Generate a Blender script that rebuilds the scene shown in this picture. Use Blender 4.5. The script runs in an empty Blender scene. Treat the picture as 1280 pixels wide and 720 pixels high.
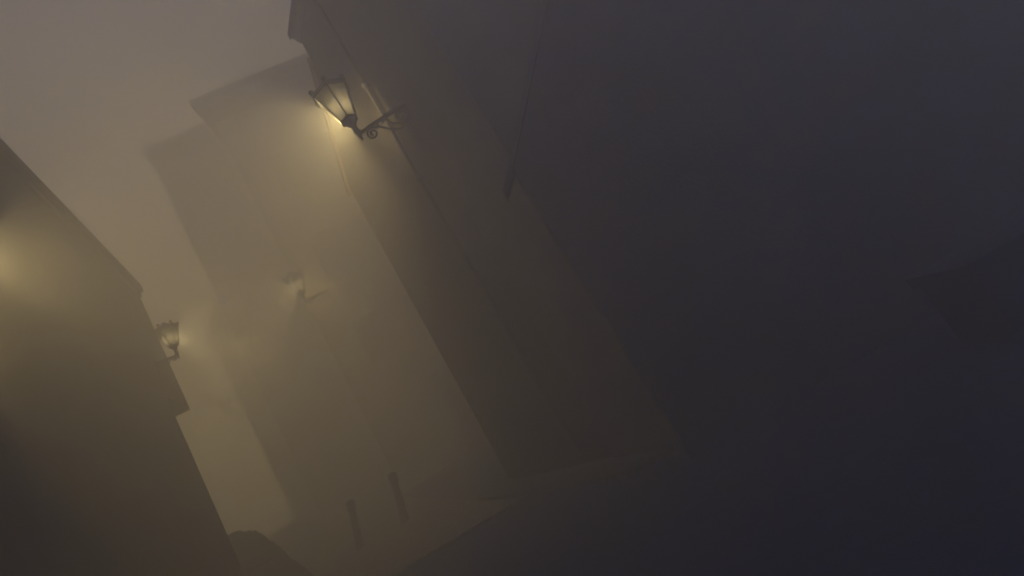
import bpy, bmesh, math, random
from mathutils import Vector, Matrix
random.seed(7)
R = math.radians
sc = bpy.context.scene
COL = sc.collection

# ------------------------------------------------------------------ camera
EYE = Vector((0, 0, 1.45))
PITCH, ROLL = R(9.8), R(30.6)
fw = Vector((0, math.cos(PITCH), math.sin(PITCH)))
rt = Vector((1, 0, 0))
up = Vector((0, -math.sin(PITCH), math.cos(PITCH)))
ia = rt * math.cos(ROLL) - up * math.sin(ROLL)
ib = rt * math.sin(ROLL) + up * math.cos(ROLL)
cd = bpy.data.cameras.new('camera')
cd.sensor_width = 36
cd.lens = 36 * 650 / 1280
cd.clip_start = 0.05
cd.clip_end = 500
cam = bpy.data.objects.new('camera', cd)
COL.objects.link(cam)
m = Matrix((ia, ib, -fw)).transposed().to_4x4()
m.translation = EYE
cam.matrix_world = m
sc.camera = cam

# ------------------------------------------------------------------ night sky
BLUE = (0.11, 0.24, 0.90)
BLUE_S = 4.6
GLOW = (1.0, 0.765, 0.34)
WARM = 0.011
GLOW_S = 10.5
w = bpy.data.worlds.new('World')
sc.world = w
w.use_nodes = True
nt = w.node_tree
nt.nodes.clear()
out = nt.nodes.new('ShaderNodeOutputWorld')
tc = nt.nodes.new('ShaderNodeTexCoord')
# a faint bluish night sky with the sun well below the horizon ...
sky = nt.nodes.new('ShaderNodeTexSky')
sky.sky_type = 'NISHITA'
sky.sun_disc = False
sky.sun_elevation = R(-6)
sky.sun_rotation = R(150)
bg1 = nt.nodes.new('ShaderNodeBackground')
bg1.inputs['Strength'].default_value = 0.01
nt.links.new(sky.outputs[0], bg1.inputs[0])
bg2 = nt.nodes.new('ShaderNodeBackground')
bg2.inputs['Color'].default_value = (*BLUE, 1)
inv = nt.nodes.new('ShaderNodeMapRange')
inv.interpolation_type = 'SMOOTHSTEP'
inv.inputs['From Min'].default_value = -0.95
inv.inputs['From Max'].default_value = -0.25
inv.inputs['To Min'].default_value = BLUE_S
inv.inputs['To Max'].default_value = BLUE_S * 0.03
nt.links.new(inv.outputs['Result'], bg2.inputs['Strength'])
# ... and the glow of the lit town where the street leads to
dot = nt.nodes.new('ShaderNodeVectorMath')
dot.operation = 'DOT_PRODUCT'
dot.inputs[1].default_value = Vector((-0.52, 0.85, 0.0)).normalized()
nt.links.new(tc.outputs['Generated'], dot.inputs[0])
nt.links.new(dot.outputs['Value'], inv.inputs['Value'])
mr = nt.nodes.new('ShaderNodeMapRange')
mr.interpolation_type = 'SMOOTHSTEP'
mr.inputs['From Min'].default_value = 0.62
mr.inputs['To Min'].default_value = WARM
mr.inputs['From Max'].default_value = 1.0
nt.links.new(dot.outputs['Value'], mr.inputs['Value'])
ml = nt.nodes.new('ShaderNodeMath')
ml.operation = 'MULTIPLY'
ml.inputs[1].default_value = GLOW_S
nt.links.new(mr.outputs['Result'], ml.inputs[0])
bg3 = nt.nodes.new('ShaderNodeBackground')
bg3.inputs['Color'].default_value = (*GLOW, 1)
nt.links.new(ml.outputs[0], bg3.inputs['Strength'])
a1 = nt.nodes.new('ShaderNodeAddShader')
a2 = nt.nodes.new('ShaderNodeAddShader')
nt.links.new(bg1.outputs[0], a1.inputs[0])
nt.links.new(bg2.outputs[0], a1.inputs[1])
nt.links.new(a1.outputs[0], a2.inputs[0])
nt.links.new(bg3.outputs[0], a2.inputs[1])
nt.links.new(a2.outputs[0], out.inputs['Surface'])

vs = sc.view_settings
vs.view_transform = 'Standard'
vs.look = 'None'
vs.exposure = 0.2
vs.gamma = 1.0
cy = sc.cycles
cy.max_bounces = 10
cy.volume_bounces = 8
cy.transparent_max_bounces = 12
cy.sample_clamp_indirect = 2.0
cy.use_denoising = True

FOG = 0.136
FOG_COL = (0.98, 0.962, 0.893)
FOG_ANISO = 0.35
LAMP_W = 950.0
LAMP_COL = (1.0, 0.77, 0.37)


# ------------------------------------------------------------------ materials
def mat(name, col, rough=0.85, scale=3.0, var=0.25, bump=0.3, bscale=40, spec=0.3, stain=0.0):
    mt = bpy.data.materials.new(name)
    mt.use_nodes = True
    n = mt.node_tree
    b = n.nodes['Principled BSDF']
    b.inputs['Roughness'].default_value = rough
    b.inputs['Specular IOR Level'].default_value = spec
    t = n.nodes.new('ShaderNodeTexCoord')
    no = n.nodes.new('ShaderNodeTexNoise')
    no.inputs['Scale'].default_value = scale
    no.inputs['Detail'].default_value = 8
    no.inputs['Roughness'].default_value = 0.65
    n.links.new(t.outputs['Object'], no.inputs['Vector'])
    r = n.nodes.new('ShaderNodeValToRGB')
    r.color_ramp.elements[0].position = 0.3
    r.color_ramp.elements[1].position = 0.72
    r.color_ramp.elements[0].color = (*[c * (1 - var) for c in col], 1)
    r.color_ramp.elements[1].color = (*[min(1, c * (1 + var)) for c in col], 1)
    n.links.new(no.outputs['Fac'], r.inputs['Fac'])
    src = r.outputs['Color']
    if stain:
        n3 = n.nodes.new('ShaderNodeTexNoise')
        n3.inputs['Scale'].default_value = 0.7
        n3.inputs['Detail'].default_value = 10
        n3.inputs['Roughness'].default_value = 0.7
        n.links.new(t.outputs['Object'], n3.inputs['Vector'])
        r3 = n.nodes.new('ShaderNodeValToRGB')
        r3.color_ramp.elements[0].position = 0.52
        r3.color_ramp.elements[1].position = 0.58
        mx = n.nodes.new('ShaderNodeMix')
        mx.data_type = 'RGBA'
        mlt = n.nodes.new('ShaderNodeMath')
        mlt.operation = 'MULTIPLY'
        mlt.inputs[1].default_value = stain
        n.links.new(n3.outputs['Fac'], r3.inputs['Fac'])
        n.links.new(r3.outputs['Color'], mlt.inputs[0])
        n.links.new(mlt.outputs[0], mx.inputs['Factor'])
        n.links.new(src, mx.inputs['A'])
        mx.inputs['B'].default_value = (*[c * 0.62 for c in col], 1)
        src = mx.outputs['Result']
    n.links.new(src, b.inputs['Base Color'])
    n2 = n.nodes.new('ShaderNodeTexNoise')
    n2.inputs['Scale'].default_value = bscale
    n2.inputs['Detail'].default_value = 6
    n.links.new(t.outputs['Object'], n2.inputs['Vector'])
    bp = n.nodes.new('ShaderNodeBump')
    bp.inputs['Strength'].default_value = bump
    bp.inputs['Distance'].default_value = 0.02
    n.links.new(n2.outputs['Fac'], bp.inputs['Height'])
    n.links.new(bp.outputs['Normal'], b.inputs['Normal'])
    return mt


def cobble_mat(name, dark, light, scale):
    mt = bpy.data.materials.new(name)
    mt.use_nodes = True
    n = mt.node_tree
    b = n.nodes['Principled BSDF']
    b.inputs['Roughness'].default_value = 0.7
    t = n.nodes.new('ShaderNodeTexCoord')
    v = n.nodes.new('ShaderNodeTexVoronoi')
    v.feature = 'DISTANCE_TO_EDGE'
    v.inputs['Scale'].default_value = scale
    v2 = n.nodes.new('ShaderNodeTexVoronoi')
    v2.inputs['Scale'].default_value = scale
    n.links.new(t.outputs['Object'], v.inputs['Vector'])
    n.links.new(t.outputs['Object'], v2.inputs['Vector'])
    r = n.nodes.new('ShaderNodeValToRGB')
    r.color_ramp.elements[0].color = (*[c * 0.35 for c in dark], 1)
    r.color_ramp.elements[1].position = 0.09
    r.color_ramp.elements[1].color = (1, 1, 1, 1)
    n.links.new(v.outputs['Distance'], r.inputs['Fac'])
    mx = n.nodes.new('ShaderNodeMix')
    mx.data_type = 'RGBA'
    mx.inputs['A'].default_value = (*dark, 1)
    mx.inputs['B'].default_value = (*light, 1)
    sp = n.nodes.new('ShaderNodeSeparateColor')
    n.links.new(v2.outputs['Color'], sp.inputs[0])
    n.links.new(sp.outputs[0], mx.inputs['Factor'])
    m2 = n.nodes.new('ShaderNodeMix')
    m2.data_type = 'RGBA'
    m2.blend_type = 'MULTIPLY'
    m2.inputs['Factor'].default_value = 1
    n.links.new(mx.outputs['Result'], m2.inputs['A'])
    n.links.new(r.outputs['Color'], m2.inputs['B'])
    n.links.new(m2.outputs['Result'], b.inputs['Base Color'])
    bp = n.nodes.new('ShaderNodeBump')
    bp.inputs['Strength'].default_value = 0.6
    bp.inputs['Distance'].default_value = 0.02
    n.links.new(r.outputs['Color'], bp.inputs['Height'])
    n.links.new(bp.outputs['Normal'], b.inputs['Normal'])
    return mt


M = {}
M['asphalt'] = mat('asphalt', (0.042, 0.056, 0.115), 0.75, 6, 0.35, 0.6, 120, 0.3, 0.4)  # navy in the base colour stands in for reflected night-sky blue
M['cobble'] = cobble_mat('cobble', (0.15, 0.145, 0.135), (0.27, 0.255, 0.235), 7)
M['darkcobble'] = cobble_mat('dark_cobble', (0.07, 0.068, 0.065), (0.12, 0.115, 0.11), 6)
M['flag'] = cobble_mat('flagstone', (0.16, 0.15, 0.14), (0.24, 0.23, 0.21), 2.2)
M['kerb'] = mat('kerb_granite', (0.2, 0.195, 0.19), 0.7, 14, 0.3, 0.4, 60)
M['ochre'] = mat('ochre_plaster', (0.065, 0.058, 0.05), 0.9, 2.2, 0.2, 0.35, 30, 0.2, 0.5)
M['grey'] = mat('grey_plaster', (0.22, 0.20, 0.18), 0.9, 2.0, 0.22, 0.35, 28, 0.2, 0.6)
M['brown'] = mat('brown_plaster', (0.125, 0.116, 0.115), 0.9, 2.4, 0.22, 0.35, 30, 0.2, 0.6)
M['pale'] = mat('pale_plaster', (0.30, 0.27, 0.22), 0.9, 1.8, 0.18, 0.35, 30, 0.2, 0.5)
M['darkplaster'] = mat('dark_plaster', (0.062, 0.064, 0.098), 0.9, 1.8, 0.25, 0.4, 26, 0.2, 0.6)  # bluish night light is put into the plaster colour
M['leftplaster'] = mat('weathered_plaster', (0.085, 0.08, 0.072), 0.9, 2.0, 0.25, 0.3, 14, 0.2, 0.5)
M['stone'] = mat('rubble_stone', (0.14, 0.13, 0.115), 0.9, 5, 0.35, 0.9, 18)
M['trim'] = mat('stone_trim', (0.17, 0.155, 0.13), 0.85, 6, 0.2, 0.3, 40)
M['tile'] = mat('roof_tile', (0.12, 0.065, 0.05), 0.85, 9, 0.35, 0.7, 22)
M['darktile'] = mat('dark_roof_tile', (0.066, 0.064, 0.075), 0.85, 9, 0.35, 0.7, 22)
M['timber'] = mat('dark_timber', (0.075, 0.066, 0.06), 0.8, 8, 0.3, 0.5, 40)
M['paint'] = mat('window_paint', (0.12, 0.11, 0.1), 0.6, 10, 0.15, 0.1, 60)
M['iron'] = mat('black_iron', (0.017, 0.017, 0.017), 0.55, 20, 0.3, 0.25, 90, 0.4)
M['pipe'] = mat('zinc_pipe', (0.06, 0.058, 0.055), 0.7, 12, 0.2, 0.1, 60, 0.6)


def simple(name, build):
    mt = bpy.data.materials.new(name)
    mt.use_nodes = True
    n = mt.node_tree
    n.nodes.clear()
    o = n.nodes.new('ShaderNodeOutputMaterial')
    n.links.new(build(n), o.inputs['Surface'])
    return mt


def b_clear(n):
    t = n.nodes.new('ShaderNodeBsdfTransparent')
    t.inputs[0].default_value = (0.95, 0.93, 0.88, 1)
    g = n.nodes.new('ShaderNodeBsdfGlossy')
    g.inputs['Roughness'].default_value = 0.1
    x = n.nodes.new('ShaderNodeMixShader')
    x.inputs[0].default_value = 0.05
    n.links.new(t.outputs[0], x.inputs[1])
    n.links.new(g.outputs[0], x.inputs[2])
    return x.outputs[0]


DARK_PANE_T = 0.0019
DARK_PANE_D = 0.06


def dark_pane(tr):
    def b_dark_pane(n):
        # frosted glass made almost opaque to hold lamp light back; the rest diffused
        tx = n.nodes.new('ShaderNodeTexCoord')
        no = n.nodes.new('ShaderNodeTexNoise')
        no.inputs['Scale'].default_value = 6
        no.inputs['Detail'].default_value = 6
        n.links.new(tx.outputs['Object'], no.inputs['Vector'])
        r = n.nodes.new('ShaderNodeValToRGB')
        r.color_ramp.elements[0].position = 0.3
        r.color_ramp.elements[1].position = 0.75
        r.color_ramp.elements[0].color = (tr * .6, tr * .6, tr * .55, 1)
        r.color_ramp.elements[1].color = (tr * 1.3, tr * 1.25, tr * 1.1, 1)
        n.links.new(no.outputs['Fac'], r.inputs['Fac'])
        t = n.nodes.new('ShaderNodeBsdfTranslucent')
        n.links.new(r.outputs[0], t.inputs[0])
        d = n.nodes.new('ShaderNodeBsdfDiffuse')
        d.inputs[0].default_value = (DARK_PANE_D, DARK_PANE_D, DARK_PANE_D * .9, 1)
        x = n.nodes.new('ShaderNodeAddShader')
        n.links.new(t.outputs[0], x.inputs[0])
        n.links.new(d.outputs[0], x.inputs[1])
        return x.outputs[0]
    return b_dark_pane


M['shutter'] = mat('closed_shutter', (0.17, 0.155, 0.135), 0.7, 6, 0.2, 0.2, 30)
M['clear'] = simple('clear_lamp_glass', b_clear)
def dimming(t0):
    # glass dimmed to steer the lamp light, only partly see-through
    def f(n):
        t = n.nodes.new('ShaderNodeBsdfTransparent')
        t.inputs[0].default_value = (t0, t0 * .98, t0 * .9, 1)
        d = n.nodes.new('ShaderNodeBsdfDiffuse')
        d.inputs[0].default_value = (0.05, 0.05, 0.045, 1)
        x = n.nodes.new('ShaderNodeAddShader')
        n.links.new(t.outputs[0], x.inputs[0])
        n.links.new(d.outputs[0], x.inputs[1])
        return x.outputs[0]
    return f


M['hazy'] = simple('hazy_lamp_glass', dimming(0.12))
M['dusty'] = simple('dusty_lamp_glass', dimming(0.11))
M['dim'] = simple('dim_lamp_glass', dimming(0.05))
M['half'] = simple('half_clean_lamp_glass', dimming(0.35))


# ------------------------------------------------------------------ helpers
class MB:
    def __init__(s):
        s.v, s.f = [], []

    def face(s, pts):
        i = len(s.v)
        s.v += [tuple(p) for p in pts]
        s.f.append(list(range(i, i + len(pts))))

    def box(s, x0, x1, y0, y1, z0, z1):
        i = len(s.v)
        s.v += [(x, y, z) for z in (z0, z1) for y in (y0, y1) for x in (x0, x1)]
        s.f += [[i + k for k in q] for q in ((0, 2, 3, 1), (4, 5, 7, 6), (0, 1, 5, 4), (2, 6, 7, 3), (0, 4, 6, 2), (1, 3, 7, 5))]

    def prism(s, poly, z0, z1):
        n = len(poly)
        i = len(s.v)
        s.v += [(p[0], p[1], z0) for p in poly] + [(p[0], p[1], z1) for p in poly]
        s.f.append([i + k for k in range(n)][::-1])
        s.f.append([i + n + k for k in range(n)])
        for k in range(n):
            k2 = (k + 1) % n
            s.f.append([i + k, i + k2, i + n + k2, i + n + k])

    def lathe(s, prof, n=12, rot=0.0, c=(0, 0)):
        i = len(s.v)
        for z, r in prof:
            for k in range(n):
                a = rot + 2 * math.pi * k / n
                s.v.append((c[0] + r * math.cos(a), c[1] + r * math.sin(a), z))
        for j in range(len(prof) - 1):
            for k in range(n):
                k2 = (k + 1) % n
                s.f.append([i + j * n + k, i + j * n + k2, i + (j + 1) * n + k2, i + (j + 1) * n + k])
        s.f.append([i + k for k in range(n)][::-1])
        s.f.append([i + (len(prof) - 1) * n + k for k in range(n)])

    def tube(s, pts, r, n=8):
        pts = [Vector(p) for p in pts]
        rr = r if isinstance(r, (list, tuple)) else [r] * len(pts)
        i = len(s.v)
        for k, p in enumerate(pts):
            d = (pts[min(k + 1, len(pts) - 1)] - pts[max(k - 1, 0)]).normalized()
            a = d.cross(Vector((0, 1, 0)))
            if a.length < 0.1:
                a = d.cross(Vector((1, 0, 0)))
            a.normalize()
            b = d.cross(a)
            for q in range(n):
                t = 2 * math.pi * q / n
                s.v.append(tuple(p + (a * math.cos(t) + b * math.sin(t)) * rr[k]))
        for k in range(len(pts) - 1):
            for q in range(n):
                q2 = (q + 1) % n
                s.f.append([i + k * n + q, i + k * n + q2, i + (k + 1) * n + q2, i + (k + 1) * n + q])
        s.f.append([i + q for q in range(n)][::-1])
        s.f.append([i + (len(pts) - 1) * n + q for q in range(n)])

    def build(s, name, material, parent=None, smooth=False):
        me = bpy.data.meshes.new(name)
        me.from_pydata(s.v, [], s.f)
        bm = bmesh.new()
        bm.from_mesh(me)
        bmesh.ops.recalc_face_normals(bm, faces=bm.faces)
        bm.to_mesh(me)
        bm.free()
        me.materials.append(material)
        if smooth:
            for p in me.polygons:
                p.use_smooth = True
        o = bpy.data.objects.new(name, me)
        COL.objects.link(o)
        o.parent = parent
        return o


def tag(o, label=None, cat=None, group=None, kind=None):
    if label:
        o['label'] = label
    if cat:
        o['category'] = cat
    if group:
        o['group'] = group
    if kind:
        o['kind'] = kind
    return o


def empty(name, loc, rz=0, ry=0, rx=0):
    o = bpy.data.objects.new(name, None)
    o.location = loc
    o.rotation_euler = (rx, ry, rz)
    o.empty_display_size = 0.3
    COL.objects.link(o)
    return o


# ------------------------------------------------------------------ ground
def gz(y):
    """the street is level by the camera and climbs ahead"""
    if y < 8:
        return 0.0
    if y < 10:
        return 0.085 * (y - 8) ** 2 / 4
    if y < 25:
        return 0.085 * (y - 9)
    if y < 29:
        return 0.085 * 16 + 0.085 * ((y - 25) - (y - 25) ** 2 / 8)
    return 0.085 * 16 + 0.085 * 2


YS = [-29] + [y * 1.0 for y in range(-25, 8)] + [8 + 0.5 * k for k in range(0, 50)] + [34, 40, 50, 60, 75, 88]


def strip(name, left, right, dz, material, y0, y1, n=1):
    """a sheet following the street's slope between two x(y) lines"""
    ys = sorted(set([y0, y1] + [y for y in YS if y0 < y < y1]))
    b = MB()
    for ya, yb in zip(ys[:-1], ys[1:]):
        la, lb, ra, rb = left(ya), left(yb), right(ya), right(yb)
        for k in range(n):
            s, t = k / n, (k + 1) / n
            b.face([(la + (ra - la) * s, ya, gz(ya) + dz), (la + (ra - la) * t, ya, gz(ya) + dz),
                    (lb + (rb - lb) * t, yb, gz(yb) + dz), (lb + (rb - lb) * s, yb, gz(yb) + dz)])
    return b.build(name, material)


def kerbed(name, left, right, h, material, y0, y1):
    ys = sorted(set([y0, y1] + [y for y in YS if y0 < y < y1]))
    b = MB()
    for ya, yb in zip(ys[:-1], ys[1:]):
        P = [(left(ya), ya), (right(ya), ya), (right(yb), yb), (left(yb), yb)]
        t = [(p[0], p[1], gz(p[1]) + h) for p in P]
        d = [(p[0], p[1], gz(p[1]) - 0.05) for p in P]
        b.face(t)
        b.face([d[0], d[3], t[3], t[0]])
        b.face([d[1], d[2], t[2], t[1]])
    ya, yb = y0, y1
    for y in (y0, y1):
        b.face([(left(y), y, gz(y) - .05), (right(y), y, gz(y) - .05), (right(y), y, gz(y) + h), (left(y), y, gz(y) + h)])
    return b.build(name, material)


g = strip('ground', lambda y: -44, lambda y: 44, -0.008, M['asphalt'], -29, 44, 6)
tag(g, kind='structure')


def left_face(y):            # street face of the left-hand house, ground floor
    return -7.42 + 0.477 * (11 - y) 


def right_face(y):           # street faces of the right-hand row
    if y < 9.8:
        return -1.7 + (9.8 - y) * 0.674
    return -1.7 - (y - 9.8) * 0.62


cb = strip('street', lambda y: left_face(y) + 0.95, lambda y: right_face(y) - 0.75, 0.0, M['cobble'], 8.4, 43, 2)
tag(cb, kind='structure')
pl = kerbed('left_pavement', lambda y: left_face(y) + 0.02, lambda y: left_face(y) + 0.95, 0.12, M['flag'], -8, 11.4)
tag(pl, kind='structure')
pr = kerbed('right_pavement', lambda y: right_face(y) - 0.75, lambda y: right_face(y) - 0.02, 0.06, M['darkcobble'], 6.1, 9.9)
tag(pr, kind='structure')
kb = kerbed('kerb_strip', lambda y: left_face(y) + 0.95 + 0.004, lambda y: right_face(y) - 0.754, 0.03, M['cobble'], 8.15, 8.4)
tag(kb, kind='structure')


# ------------------------------------------------------------------ houses
def wall_mesh(L, D, z0, z1, holes, y0=0.0, reveal=0.18, x0=0.0):
    """four walls; the front (local y = y0) has real openings with reveals"""
    b = MB()
    xs = sorted(set([x0, L] + [h[0] for h in holes] + [h[1] for h in holes]))
    zs = sorted(set([z0, z1] + [h[2] for h in holes] + [h[3] for h in holes]))
    for xa, xb in zip(xs[:-1], xs[1:]):
        for za, zb in zip(zs[:-1], zs[1:]):
            cx, cz = (xa + xb) / 2, (za + zb) / 2
            if any(h[0] < cx < h[1] and h[2] < cz < h[3] for h in holes):
                continue
            b.face([(xa, y0, za), (xb, y0, za), (xb, y0, zb), (xa, y0, zb)])
    for h in holes:
        a, c, e, f = h[:4]
        y1 = y0 + reveal
        b.face([(a, y0, e), (a, y1, e), (a, y1, f), (a, y0, f)])
        b.face([(c, y0, e), (c, y0, f), (c, y1, f), (c, y1, e)])
        b.face([(a, y0, e), (c, y0, e), (c, y1, e), (a, y1, e)])
        b.face([(a, y0, f), (a, y1, f), (c, y1, f), (c, y0, f)])
        b.face([(a, y1, e), (c, y1, e), (c, y1, f), (a, y1, f)])
    b.face([(x0, y0, z0), (x0, y0, z1), (x0, D, z1), (x0, D, z0)])
    b.face([(L, y0, z0), (L, D, z0), (L, D, z1), (L, y0, z1)])
    b.face([(x0, D, z0), (x0, D, z1), (L, D, z1), (L, D, z0)])
    b.face([(x0, y0, z1), (L, y0, z1), (L, D, z1), (x0, D, z1)])
    return b


def window(h, root, y0=0.0):
    a, c, e, f = h[:4]
    t = 0.06
    ya, yb = y0 + 0.10, y0 + 0.15
    b = MB()
    g = 0.003
    b.box(a + g, a + t, ya, yb, e + g, f - g)
    b.box(c - t, c - g, ya, yb, e + g, f - g)
    b.box(a + t, c - t, ya, yb, e + g, e + t)
    b.box(a + t, c - t, ya, yb, f - t, f - g)
    mx = (a + c) / 2
    b.box(mx - 0.03, mx + 0.03, ya + .005, yb - .005, e + t, f - t)
    zt = e + (f - e) * 0.64
    b.box(a + t, mx - 0.03, ya + .008, yb - .008, zt - 0.025, zt + 0.025)
    b.box(mx + 0.03, c - t, ya + .008, yb - .008, zt - 0.025, zt + 0.025)
    wo = bpy.data.objects.new('window', bpy.data.meshes.new('window'))
    bpy.data.objects.remove(wo)
    p = MB()
    p.box(a + g, c - g, yb + 0.004, yb + 0.014, e + g, f - g)
    pane = p.build('window', M['shutter'], root)
    b.build('frame', M['paint'], pane)
    s = MB()
    s.box(a - 0.08, c + 0.08, y0 - 0.09, y0 - 0.002, e - 0.09, e - 0.002)
    s.build('sill', root.children[0].data.materials[0], pane)
    # stone surround
    q = MB()
    q.box(a - 0.13, a - 0.002, y0 - 0.03, y0 - 0.002, e, f + 0.13)
    q.box(c + 0.002, c + 0.13, y0 - 0.03, y0 - 0.002, e, f + 0.13)
    q.box(a - 0.002, c + 0.002, y0 - 0.03, y0 - 0.002, f + 0.002, f + 0.13)
    q.build('surround', root.children[0].data.materials[0], pane)


def door(h, root, y0=0.0):
    a, c, e, f = h[:4]
    b = MB()
    b.box(a + .003, c - .003, y0 + .11, y0 + .16, e + .003, f - .003)
    n = 2
    wd = (c - a) / n
    for k in range(n):
        for za, zb in ((e + .25, e + 1.0), (e + 1.15, f - .2)):
            b.box(a + k * wd + .1, a + (k + 1) * wd - .1, y0 + .085, y0 + .109, za, zb)
    d = b.build('door', M['timber'], root)
    k = MB()
    k.lathe([(0, .02), (.03, .03), (.05, .01)], 8)
    ho = k.build('handle', M['iron'], d)
    ho.location = ((a + c) / 2 + .07, y0 + .085, e + 1.05)
    ho.rotation_euler = (R(90), 0, 0)
    q = MB()
    q.box(a - 0.16, a - 0.002, y0 - 0.05, y0 - 0.002, e, f + 0.16)
    q.box(c + 0.002, c + 0.16, y0 - 0.05, y0 - 0.002, e, f + 0.16)
    q.box(a - 0.002, c + 0.002, y0 - 0.05, y0 - 0.002, f + 0.002, f + 0.16)
    q.build('surround', M['trim'], d)


def cornice(L, D, z, root, out=0.25, h=0.7, x0=0.0, mt=None):
    b = MB()
    n = 4
    for k in range(n):
        o = out * (0.35 + 0.65 * k / (n - 1))
        b.box(x0 - o, L + o, -o, D * 0.98, z + h * k / n + (0.002 if k else 0.003), z + h * (k + 1) / n)
    return b.build('cornice', mt or M['trim'], root)


def pitched_roof(L, D, z, rise, root, over=0.35, mt=None, x0=0.0, t=0.14):
    """ridge parallel to the street face"""
    b = MB()
    ym = D / 2
    for sgn in (0, 1):
        ye = -over if sgn == 0 else D + over
        zs = rise * over / ym
        lo = (ye, z - zs)
        hi = (ym, z + rise)
        xa, xb = x0 - 0.12, L + 0.12
        v = [(xa, lo[0], lo[1]), (xb, lo[0], lo[1]), (xb, hi[0], hi[1]), (xa, hi[0], hi[1])]
        u = [(p[0], p[1], p[2] + t) for p in v]
        b.face(v)
        b.face(u)
        for k in range(4):
            k2 = (k + 1) % 4
            b.face([v[k], v[k2], u[k2], u[k]])
    # gable ends closing the attic
    b.face([(x0, 0.05, z + .01), (x0, D - .05, z + .01), (x0, ym, z + rise * .97)])
    b.face([(L, 0.05, z + .01), (L, D - .05, z + .01), (L, ym, z + rise * .97)])
    return b.build('roof', mt or M['tile'], root)


def chimney(x, y, z0, z1, roof, mt):
    b = MB()
    b.box(x - .4, x + .4, y - .3, y + .3, z0, z1)
    b.box(x - .48, x + .48, y - .38, y + .38, z1 + .002, z1 + .15)
    return b.build('chimney', mt, roof)


def house(name, P0, P1, label, cat='house', z=0.0):
    P0, P1 = Vector(P0), Vector(P1)
    d = P1 - P0
    o = empty(name, (P0.x, P0.y, z), math.atan2(d.y, d.x))
    tag(o, label, cat)
    return o, d.length


# lamp-lit house on the right (carries the nearest lantern)
hA, L = house('town_house', (-1.80, 9.8), (0.16, 7.1), 'tall plastered house with drainpipe, right of the nearest lit lantern')
wins = []
X1 = 1.22                     # the taller part starts here; a lower wing with a shed roof joins it
wb = wall_mesh(L, 7, -0.5, 6.6, wins)
wb.box(X1, L, 0.002, 6.99, 6.602, 9.2)
wb.face([(0, 0, 6.6), (X1, 0, 6.6), (X1, 0, 8.7)])
wb.face([(0, 6.9, 6.6), (X1, 6.9, 6.6), (X1, 6.9, 8.7)])
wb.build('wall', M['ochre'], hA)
for h in wins:
    window(h, hA)
wr = MB()
v = [(-.08, -.06, 6.47), (X1 - .003, -.06, 8.7), (X1 - .003, 6.95, 8.7), (-.08, 6.95, 6.47)]
u = [(p[0], p[1], p[2] + .12) for p in v]
wr.face(v)
wr.face(u)
for k in range(4):
    k2 = (k + 1) % 4
    wr.face([v[k], v[k2], u[k2], u[k]])
wr.build('wing_roof', M['tile'], hA)
cornice(L, 7, 9.2, hA, 0.09, 0.25, X1)
rf = pitched_roof(L, 7, 9.5, 3.6, hA, 0.12, None, X1)
chimney(L * .6, 3.0, 12.3, 14.6, rf, M['brown'])
pb = MB()
px = 2.53
pb.tube([(px, -0.08, 0.2), (px, -0.08, 9.2), (px, -0.1, 9.3)], 0.032, 10)
for k in range(5):
    pb.lathe([(1.2 + k * 1.9, .06), (1.28 + k * 1.9, .06)], 10, 0, (px, -0.08))
pb.build('drainpipe', M['pipe'], hA, True)

# narrow house next to it, one step forward
hN, L = house('narrow_house', (0.03, 7.0), (0.775, 5.875), 'narrow brown house one step forward, between drainpipe house and dark gable')
wins = [(0.45, 0.95, 7.4, 8.6)]
wall_mesh(L, 6, -0.5, 11.2, wins).build('wall', M['brown'], hN)
for h in wins:
    window(h, hN)
cornice(L, 6, 11.2, hN, 0.2, 0.4)
pitched_roof(L, 6, 11.65, 3.0, hN, 0.3)

# dark gabled house nearest on the right
hG, L = house('gabled_house', (0.69, 5.5), (8.7, 5.5), 'low dark gabled house with deep overhanging verge, nearest on the right')


def clip(o):
    """cut the gabled house off where it meets its neighbour's end wall"""
    bm = bmesh.new()
    bm.from_mesh(o.data)
    p = Vector((0.775 - 0.69 + 0.0, 5.875 - 5.5 - 0.006, 0))
    nrm = Vector((-0.56, 0.83, 0)).normalized()
    bmesh.ops.bisect_plane(bm, geom=bm.verts[:] + bm.edges[:] + bm.faces[:], plane_co=p, plane_no=nrm, clear_outer=True)
    bm.to_mesh(o.data)
    bm.free()


b = MB()
D = 6.0
zr = 3.55
ridge = zr + L / 2 * 1.12
pf = [(0, -.4), (L, -.4), (L, zr), (L / 2, ridge), (0, zr)]
fr = [(x, 0, z) for x, z in pf]
bk = [(x, D, z) for x, z in pf]
b.face(fr)
b.face(bk)
for k in range(5):
    k2 = (k + 1) % 5
    b.face([fr[k], fr[k2], bk[k2], bk[k]])
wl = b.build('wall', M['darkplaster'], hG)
clip(wl)
b = MB()
for s in (0, 1):
    e = (-0.24, zr - .24 * 1.12) if s == 0 else (L + .24, zr - .24 * 1.12)
    q = (L / 2, ridge)
    v = [(e[0], -0.04, e[1] + .01), (q[0], -0.04, q[1] + .01), (q[0], D, q[1] + .01), (e[0], D, e[1] + .01)]
    u = [(p[0], p[1], p[2] + .08) for p in v]
    b.face(v)
    b.face(u)
    for k in range(4):
        k2 = (k + 1) % 4
        b.face([v[k], v[k2], u[k2], u[k]])
rf = b.build('roof', M['darktile'], hG)
clip(rf)
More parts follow.
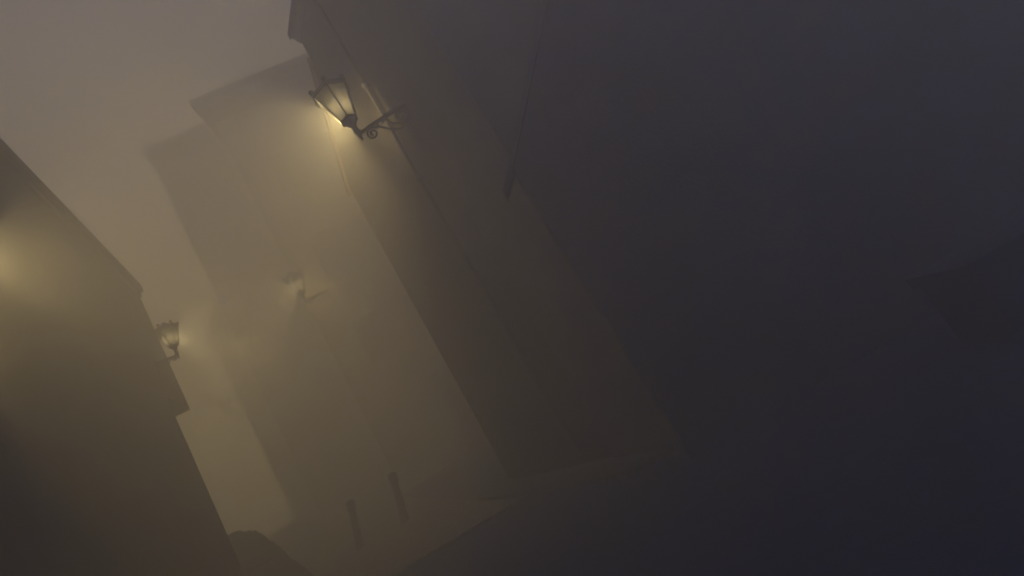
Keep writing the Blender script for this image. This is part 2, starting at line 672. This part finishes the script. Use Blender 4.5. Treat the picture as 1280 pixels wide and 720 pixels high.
# house facing down the street, behind the second lantern
hD, L = house('corner_house', (-5.75, 15.5), (0.6, 16.8), 'tall house with thick cornice, behind the second lantern, facing the camera')
wins = [(x, x + .95, z, z + 1.6) for x in (0.9, 2.6, 4.3) for z in (4.2, 7.4, 10.6)]
dr = (2.4, 3.7, 0.45, 3.0)
wall_mesh(L, 4.3, -0.3, 14.1, wins + [dr]).build('wall', M['pale'], hD)
for h in wins:
    window(h, hD)
door(dr, hD)
cornice(L, 4.3, 14.1, hD, 0.38, 0.85)
pitched_roof(L, 4.3, 15.0, 1.6, hD, 0.3)

# taller flat-topped house behind it
hE, L = house('flat_topped_house', (-10.6, 20), (-6.4, 20.9), 'tall flat-topped house half hidden in fog behind the corniced house')
wins = [(x, x + .95, z, z + 1.6) for x in (0.8, 2.5) for z in (4.6, 8.0, 11.4, 14.6)]
wall_mesh(L, 8, -0.3, 17.6, wins).build('wall', M['grey'], hE)
for h in wins:
    window(h, hE)
cornice(L, 8, 17.6, hE, 0.25, 0.7)

# farthest house
hF, L = house('far_house', (-15.0, 26), (-10.2, 27.2), 'farthest house at the street bend, almost lost in fog')
wins = [(x, x + .95, z, z + 1.5) for x in (0.8, 2.6) for z in (4.6, 7.8)]
wall_mesh(L, 8, -0.3, 11.4, wins).build('wall', M['ochre'], hF)
for h in wins:
    window(h, hF)
cornice(L, 8, 11.4, hF, 0.25, 0.5)
pitched_roof(L, 8, 11.95, 3.2, hF, 0.35)

# left-hand jettied house
dl = Vector((-0.477, 1)).normalized()
Pn = Vector((-7.42 + .477 * (11 - 3.0), 3.0))
hJ, L = house('jettied_house', Pn, (-7.42, 11.0), 'dark house on the left whose upper storeys overhang the street')
wall_mesh(L, 9, 4.66, 7.56, []).build('upper_wall', M['leftplaster'], hJ)
wall_mesh(L - 1.74, 9, -0.5, 4.6595, []).build('ground_floor_wall', M['leftplaster'], hJ)
b = MB()
b.box(-.02, L + .04, -0.04, 8.9, 7.564, 7.68)
b.box(-.04, L + .07, -0.10, 8.9, 7.682, 7.80)
b.build('cornice', M['leftplaster'], hJ)
rf = pitched_roof(L, 9, 7.83, 3.2, hJ, 0.10, M['darktile'])
chimney(L * .45, 4.6, 10.2, 12.6, rf, M['brown'])

# next house on the left, nearest the camera
Pa = Vector((-7.42 + .477 * (11 + 5.0) + 0.10, -5.0))
Pb = Vector((-7.42 + .477 * (11 - 2.9) + 0.10, 2.9))
hK, L = house('near_house', Pa, Pb, 'dark plain house at the lower left edge, nearest the camera')
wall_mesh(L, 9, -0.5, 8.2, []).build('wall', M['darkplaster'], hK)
pitched_roof(L, 9, 8.25, 3.0, hK, 0.3, M['darktile'])

# ------------------------------------------------------------------ lanterns
HEX_ROT = R(0)


def spiral(cx, cz, r0, r1, a0, a1, n=26):
    return [(cx + (r0 + (r1 - r0) * k / n) * math.cos(a0 + (a1 - a0) * k / n), 0,
             cz + (r0 + (r1 - r0) * k / n) * math.sin(a0 + (a1 - a0) * k / n)) for k in range(n + 1)]


def smooth_pts(P, n=6):
    P = [Vector(p) for p in P]
    o = []
    for i in range(len(P) - 1):
        a, b_, c, d = P[max(i - 1, 0)], P[i], P[i + 1], P[min(i + 2, len(P) - 1)]
        for k in range(n):
            t = k / n
            o.append(0.5 * ((2 * b_) + (c - a) * t + (2 * a - 5 * b_ + 4 * c - d) * t * t + (3 * b_ - a - 3 * c + d) * t ** 3))
    o.append(P[-1])
    return o


def lantern(label, loc, arm_dir, arm_len, power, hexrot=0.0, tilt=0.0, glazing=(), size=1.0):
    """loc = drop finial's tip; arm_dir = world angle towards the wall"""
    o = empty('wall_lantern', loc, arm_dir, 0, 0)
    if tilt:
        o.rotation_euler = (0, tilt, arm_dir)
    o.scale = (size, size, size)
    tag(o, label, 'street lamp', 'wall lanterns along the foggy street')
    iron = M['iron']
    dark_glass = simple('sooty_lamp_glass', dark_pane(DARK_PANE_T * 650 / power * size ** 2))  # transmission scaled by power so the darkened panes stay equally dim
    rot = hexrot - arm_dir          # pane directions stay world-fixed
    b = MB()
    b.lathe([(0, .008), (.02, .028), (.045, .012), (.06, .03), (.085, .022), (.10, .032), (.16, .036), (.17, .05), (.19, .05), (.20, .038),
             (.30, .052), (.315, .075), (.335, .075), (.345, .05), (.37, .10), (.385, .128)], 14)
    b.build('stem', iron, o, True)
    # hexagonal glazed body
    z0, z1, r0, r1 = .40, .90, .135, .285
    V = lambda r, k, z: Vector((r * math.cos(rot + math.pi / 3 * k + math.pi / 6), r * math.sin(rot + math.pi / 3 * k + math.pi / 6), z))
    fr = MB()
    fr.lathe([(.384, .132), (.388, .15), (.405, .152), (.412, .14)], 6, rot + math.pi / 6)
    for k in range(6):
        fr.tube([V(r0, k, z0), V(r1, k, z1)], .010, 6)
    n = 6
    for za, zb, ra, rb in ((.90, .93, .298, .306),):
        for k in range(6):
            P = [V(ra, k, za), V(ra, k + 1, za), V(rb, k + 1, zb), V(rb, k, zb)]
            Q = [V(ra - .03, k, za), V(ra - .03, k + 1, za), V(rb - .03, k + 1, zb), V(rb - .03, k, zb)]
            fr.face(P)
            fr.face(Q[::-1])
            fr.face([P[0], Q[0], Q[1], P[1]])
            fr.face([P[3], P[2], Q[2], Q[3]])
    fr.build('frame', iron, o)
    for k in range(6):
        mid = rot + math.pi / 3 * (k + .5) + math.pi / 6 + arm_dir
        f = math.degrees(mid) % 360
        kind = 'soot'
        for lo_, hi_, nm in glazing:
            if lo_ < f <= hi_:
                kind = nm
        g = MB()
        s = .985
        g.face([V(r0 * s, k, z0 + .004), V(r0 * s, k + 1, z0 + .004), V(r1 * s, k + 1, z1), V(r1 * s, k, z1)])
        g.build('glass_pane', M[kind] if kind != 'soot' else dark_glass, o)
    r_ = MB()
    r_.lathe([(.937, .315), (.945, .33), (.955, .33), (.96, .315), (1.02, .15), (1.035, .16), (1.05, .11), (1.07, .045), (1.09, .06), (1.11, .055), (1.13, .02), (1.15, .012)], 6, rot + math.pi / 6)
    r_.build('roof', iron, o)
    for k in range(6):
        c = V(.30, k, 0)
        q = MB()
        q.lathe([(.957, .03), (.975, .018), (.99, .036), (1.01, .042), (1.03, .034), (1.045, .008)], 8, 0, (c.x, c.y))
        q.build('crest_knob', iron, o, True)
    # bracket
    A = arm_len
    za = .12
    br = MB()
    br.box(.03, A, -.018, .018, za - .024, za + .024)
    br.build('bracket_arm', iron, o)
    wp = MB()
    wp.box(A - .025, A, -.05, .05, za - .40, za + .10)
    wp.build('wall_plate', iron, o)
    S = A / .86
    sc1 = MB()
    sc1.tube([(x * S, y, za + (z) * S) for x, y, z in spiral(.17, -.115, .092, .02, R(60), R(60 + 560))], [.016] * 20 + [.02] * 7, 7)
    sc1.build('scroll', iron, o, True)
    sc2 = MB()
    P = smooth_pts([(.22, 0, -.05), (.31, 0, -.09), (.47, 0, -.26), (.62, 0, -.31), (.76, 0, -.27), (.81, 0, -.17), (.775, 0, -.08), (.70, 0, -.045),
                    (.615, 0, -.07), (.59, 0, -.125), (.63, 0, -.165), (.675, 0, -.14)])
    sc2.tube([(x * S, y, za + z * S) for x, y, z in P], .016, 7)
    sc2.build('scroll', iron, o, True)
    sc3 = MB()
    P = smooth_pts([(.36, 0, -.025), (.43, 0, -.04), (.49, 0, -.155), (.60, 0, -.22), (.70, 0, -.18), (.73, 0, -.11), (.68, 0, -.075), (.64, 0, -.10)])
    sc3.tube([(x * S, y, za + z * S) for x, y, z in P], .014, 7)
    sc3.build('scroll', iron, o, True)
    lf = MB()
    for (x, z, a) in ((.29, -.055, .9), (.32, -.10, -.7), (.40, -.05, .4)):
        p = Vector((x, 0, z)) * S + Vector((0, 0, za))
        d = Vector((math.cos(a), 0, math.sin(a))) * .06 * S
        lf.tube([p - d, p, p + d], [.004, .02, .004], 7)
    lf.build('leaf', iron, o, True)
    # bulb
    ld = bpy.data.lights.new('bulb', 'POINT')
    ld.energy = power
    ld.color = LAMP_COL
    ld.shadow_soft_size = 0.06
    lo = bpy.data.objects.new('bulb', ld)
    COL.objects.link(lo)
    lo.parent = o
    lo.location = (0, 0, .62)
    return o


NEAR = ((30, 90, 'dusty'), (90, 160, 'clear'), (160, 225, 'half'))  # pane sectors dimmed to keep direct lamp light off the walls
FAR = ((30, 90, 'dim'), (90, 160, 'dim'), (160, 235, 'half'))
LEFT = ((20, 100, 'clear'), (100, 160, 'hazy'))
lantern('nearest black wall lantern, largest in view, on a scrolled bracket', (-0.80, 7.2, 5.80), 0.0, .90, LAMP_W * 0.8, R(8), R(-4), NEAR)
lantern('smaller lantern at the corner of the corniced house, second along the right-hand row', (-5.48, 14.75, 6.72), R(18), .70, LAMP_W * 0.9, R(8), 0, FAR)
lantern('faint lantern in thick fog, third along the right-hand row', (-9.9, 19.3, 7.7), R(40), .98, LAMP_W * 1.4, 0, 0, FAR)
lantern('faintest and farthest lantern, fourth along the right-hand row', (-15.3, 25.2, 7.3), R(52), .98, LAMP_W * 3, 0, 0, FAR)
wn = math.atan2(-0.43, -0.903)      # into the left-hand house
lantern('lantern on the upper wall of the overhanging left house, dark against bright fog', (-6.44, 9.87, 5.36), wn, .545, LAMP_W * 0.36, R(6), 0, LEFT, .73)
lantern('glowing lantern cut off by the left edge, on the overhanging left house', (-3.45, 3.48, 3.95), wn, .46, LAMP_W * 0.17, R(6), 0, ((20, 160, 'clear'),), .73)


# ------------------------------------------------------------------ bollards
def bollard(base, top, label):
    base, top = Vector(base), Vector(top)
    d = top - base
    o = empty('bollard', base)
    o.rotation_mode = 'QUATERNION'
    o.rotation_quaternion = Vector((0, 0, 1)).rotation_difference(d)
    tag(o, label, 'bollard', 'bollards across the street')
    h = d.length
    b = MB()
    b.lathe([(-.1, .105), (.06, .105), (.08, .088), (h * .78, .075), (h * .79, .07)], 16)
    b.build('post', M['iron'], o, True)
    b = MB()
    b.lathe([(h * .79, .08), (h * .80, .1), (h * .84, .1), (h * .85, .085), (h * .90, .1), (h * .97, .095), (h, .05)], 16)
    b.build('cap', M['iron'], o, True)
    return o


bollard((-5.72, 11.7, gz(11.7)), (-5.47, 11.7, 1.23), 'left one of two leaning black iron bollards')
bollard((-4.58, 11.7, gz(11.7)), (-4.37, 11.7, 1.28), 'right one of two leaning black iron bollards')

# ------------------------------------------------------------------ rubble wall by the left house, stone block on the right
RW = (-7.5, 10.9, 0)
o = empty('rubble_wall', RW)
tag(o, 'rough sloping stone wall at the foot of the overhanging left house', 'wall')
pts = [(-10.45, 15.0, 2.06), (-10.22, 15.0, 2.02), (-9.9, 14.75, 1.88), (-9.55, 14.5, 1.80), (-9.2, 14.2, 1.62), (-8.65, 13.6, 1.36), (-8.11, 13.0, 1.06),
       (-7.65, 12.5, .72), (-7.16, 12.0, .40), (-6.7, 11.4, .14), (-6.2, 10.8, -.3)]
pts = [(x * .733, y * .733, 1.45 + (z - 1.45) * .733) for x, y, z in pts]
b = MB()
row = []
fine = smooth_pts(pts, 5)
for p in fine:
    j = random.uniform(-.05, .04)
    base = gz(p.y) - .3
    # thickness runs back to the house wall
    back = Vector((-0.9, -0.43, 0)) * 0.75
    top = p + Vector((0, 0, j))
    q = Vector((p.x, p.y, base)) + Vector((.05, .02, 0))
    row.append((q, top, top + back + Vector((0, 0, .02)), Vector((p.x, p.y, base)) + back))
for r1, r2 in zip(row[:-1], row[1:]):
    for k in range(3):
        b.face([r1[k], r2[k], r2[k + 1], r1[k + 1]])
b.face(row[0])
b.face(row[-1])
mw = b.build('stonework', M['stone'], o)
mw.location = (-RW[0], -RW[1], 0)

o = empty('stone_block', (3.15, 4.1, 0), R(-4))
tag(o, 'low dark stone block on the ground at the right edge', 'stone block')
b = MB()
b.box(-.33, 1.2, -.3, .3, -.05, .52)
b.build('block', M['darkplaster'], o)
b = MB()
b.box(-.37, 1.24, -.34, .34, .523, .62)
b.build('coping', M['darkplaster'], o)

# ------------------------------------------------------------------ fog
b = MB()
b.box(-45, 45, -30, 45, -1.1, 28.0)
hz = b.build('haze', bpy.data.materials.new('haze'))
tag(hz, 'thick night fog filling the street', 'fog', kind='stuff')
hm = hz.data.materials[0]
hm.use_nodes = True
n = hm.node_tree
n.nodes.clear()
ho = n.nodes.new('ShaderNodeOutputMaterial')
pv = n.nodes.new('ShaderNodeVolumePrincipled')
pv.inputs['Color'].default_value = (*FOG_COL, 1)
pv.inputs['Density'].default_value = FOG
pv.inputs['Anisotropy'].default_value = FOG_ANISO
n.links.new(pv.outputs[0], ho.inputs['Volume'])
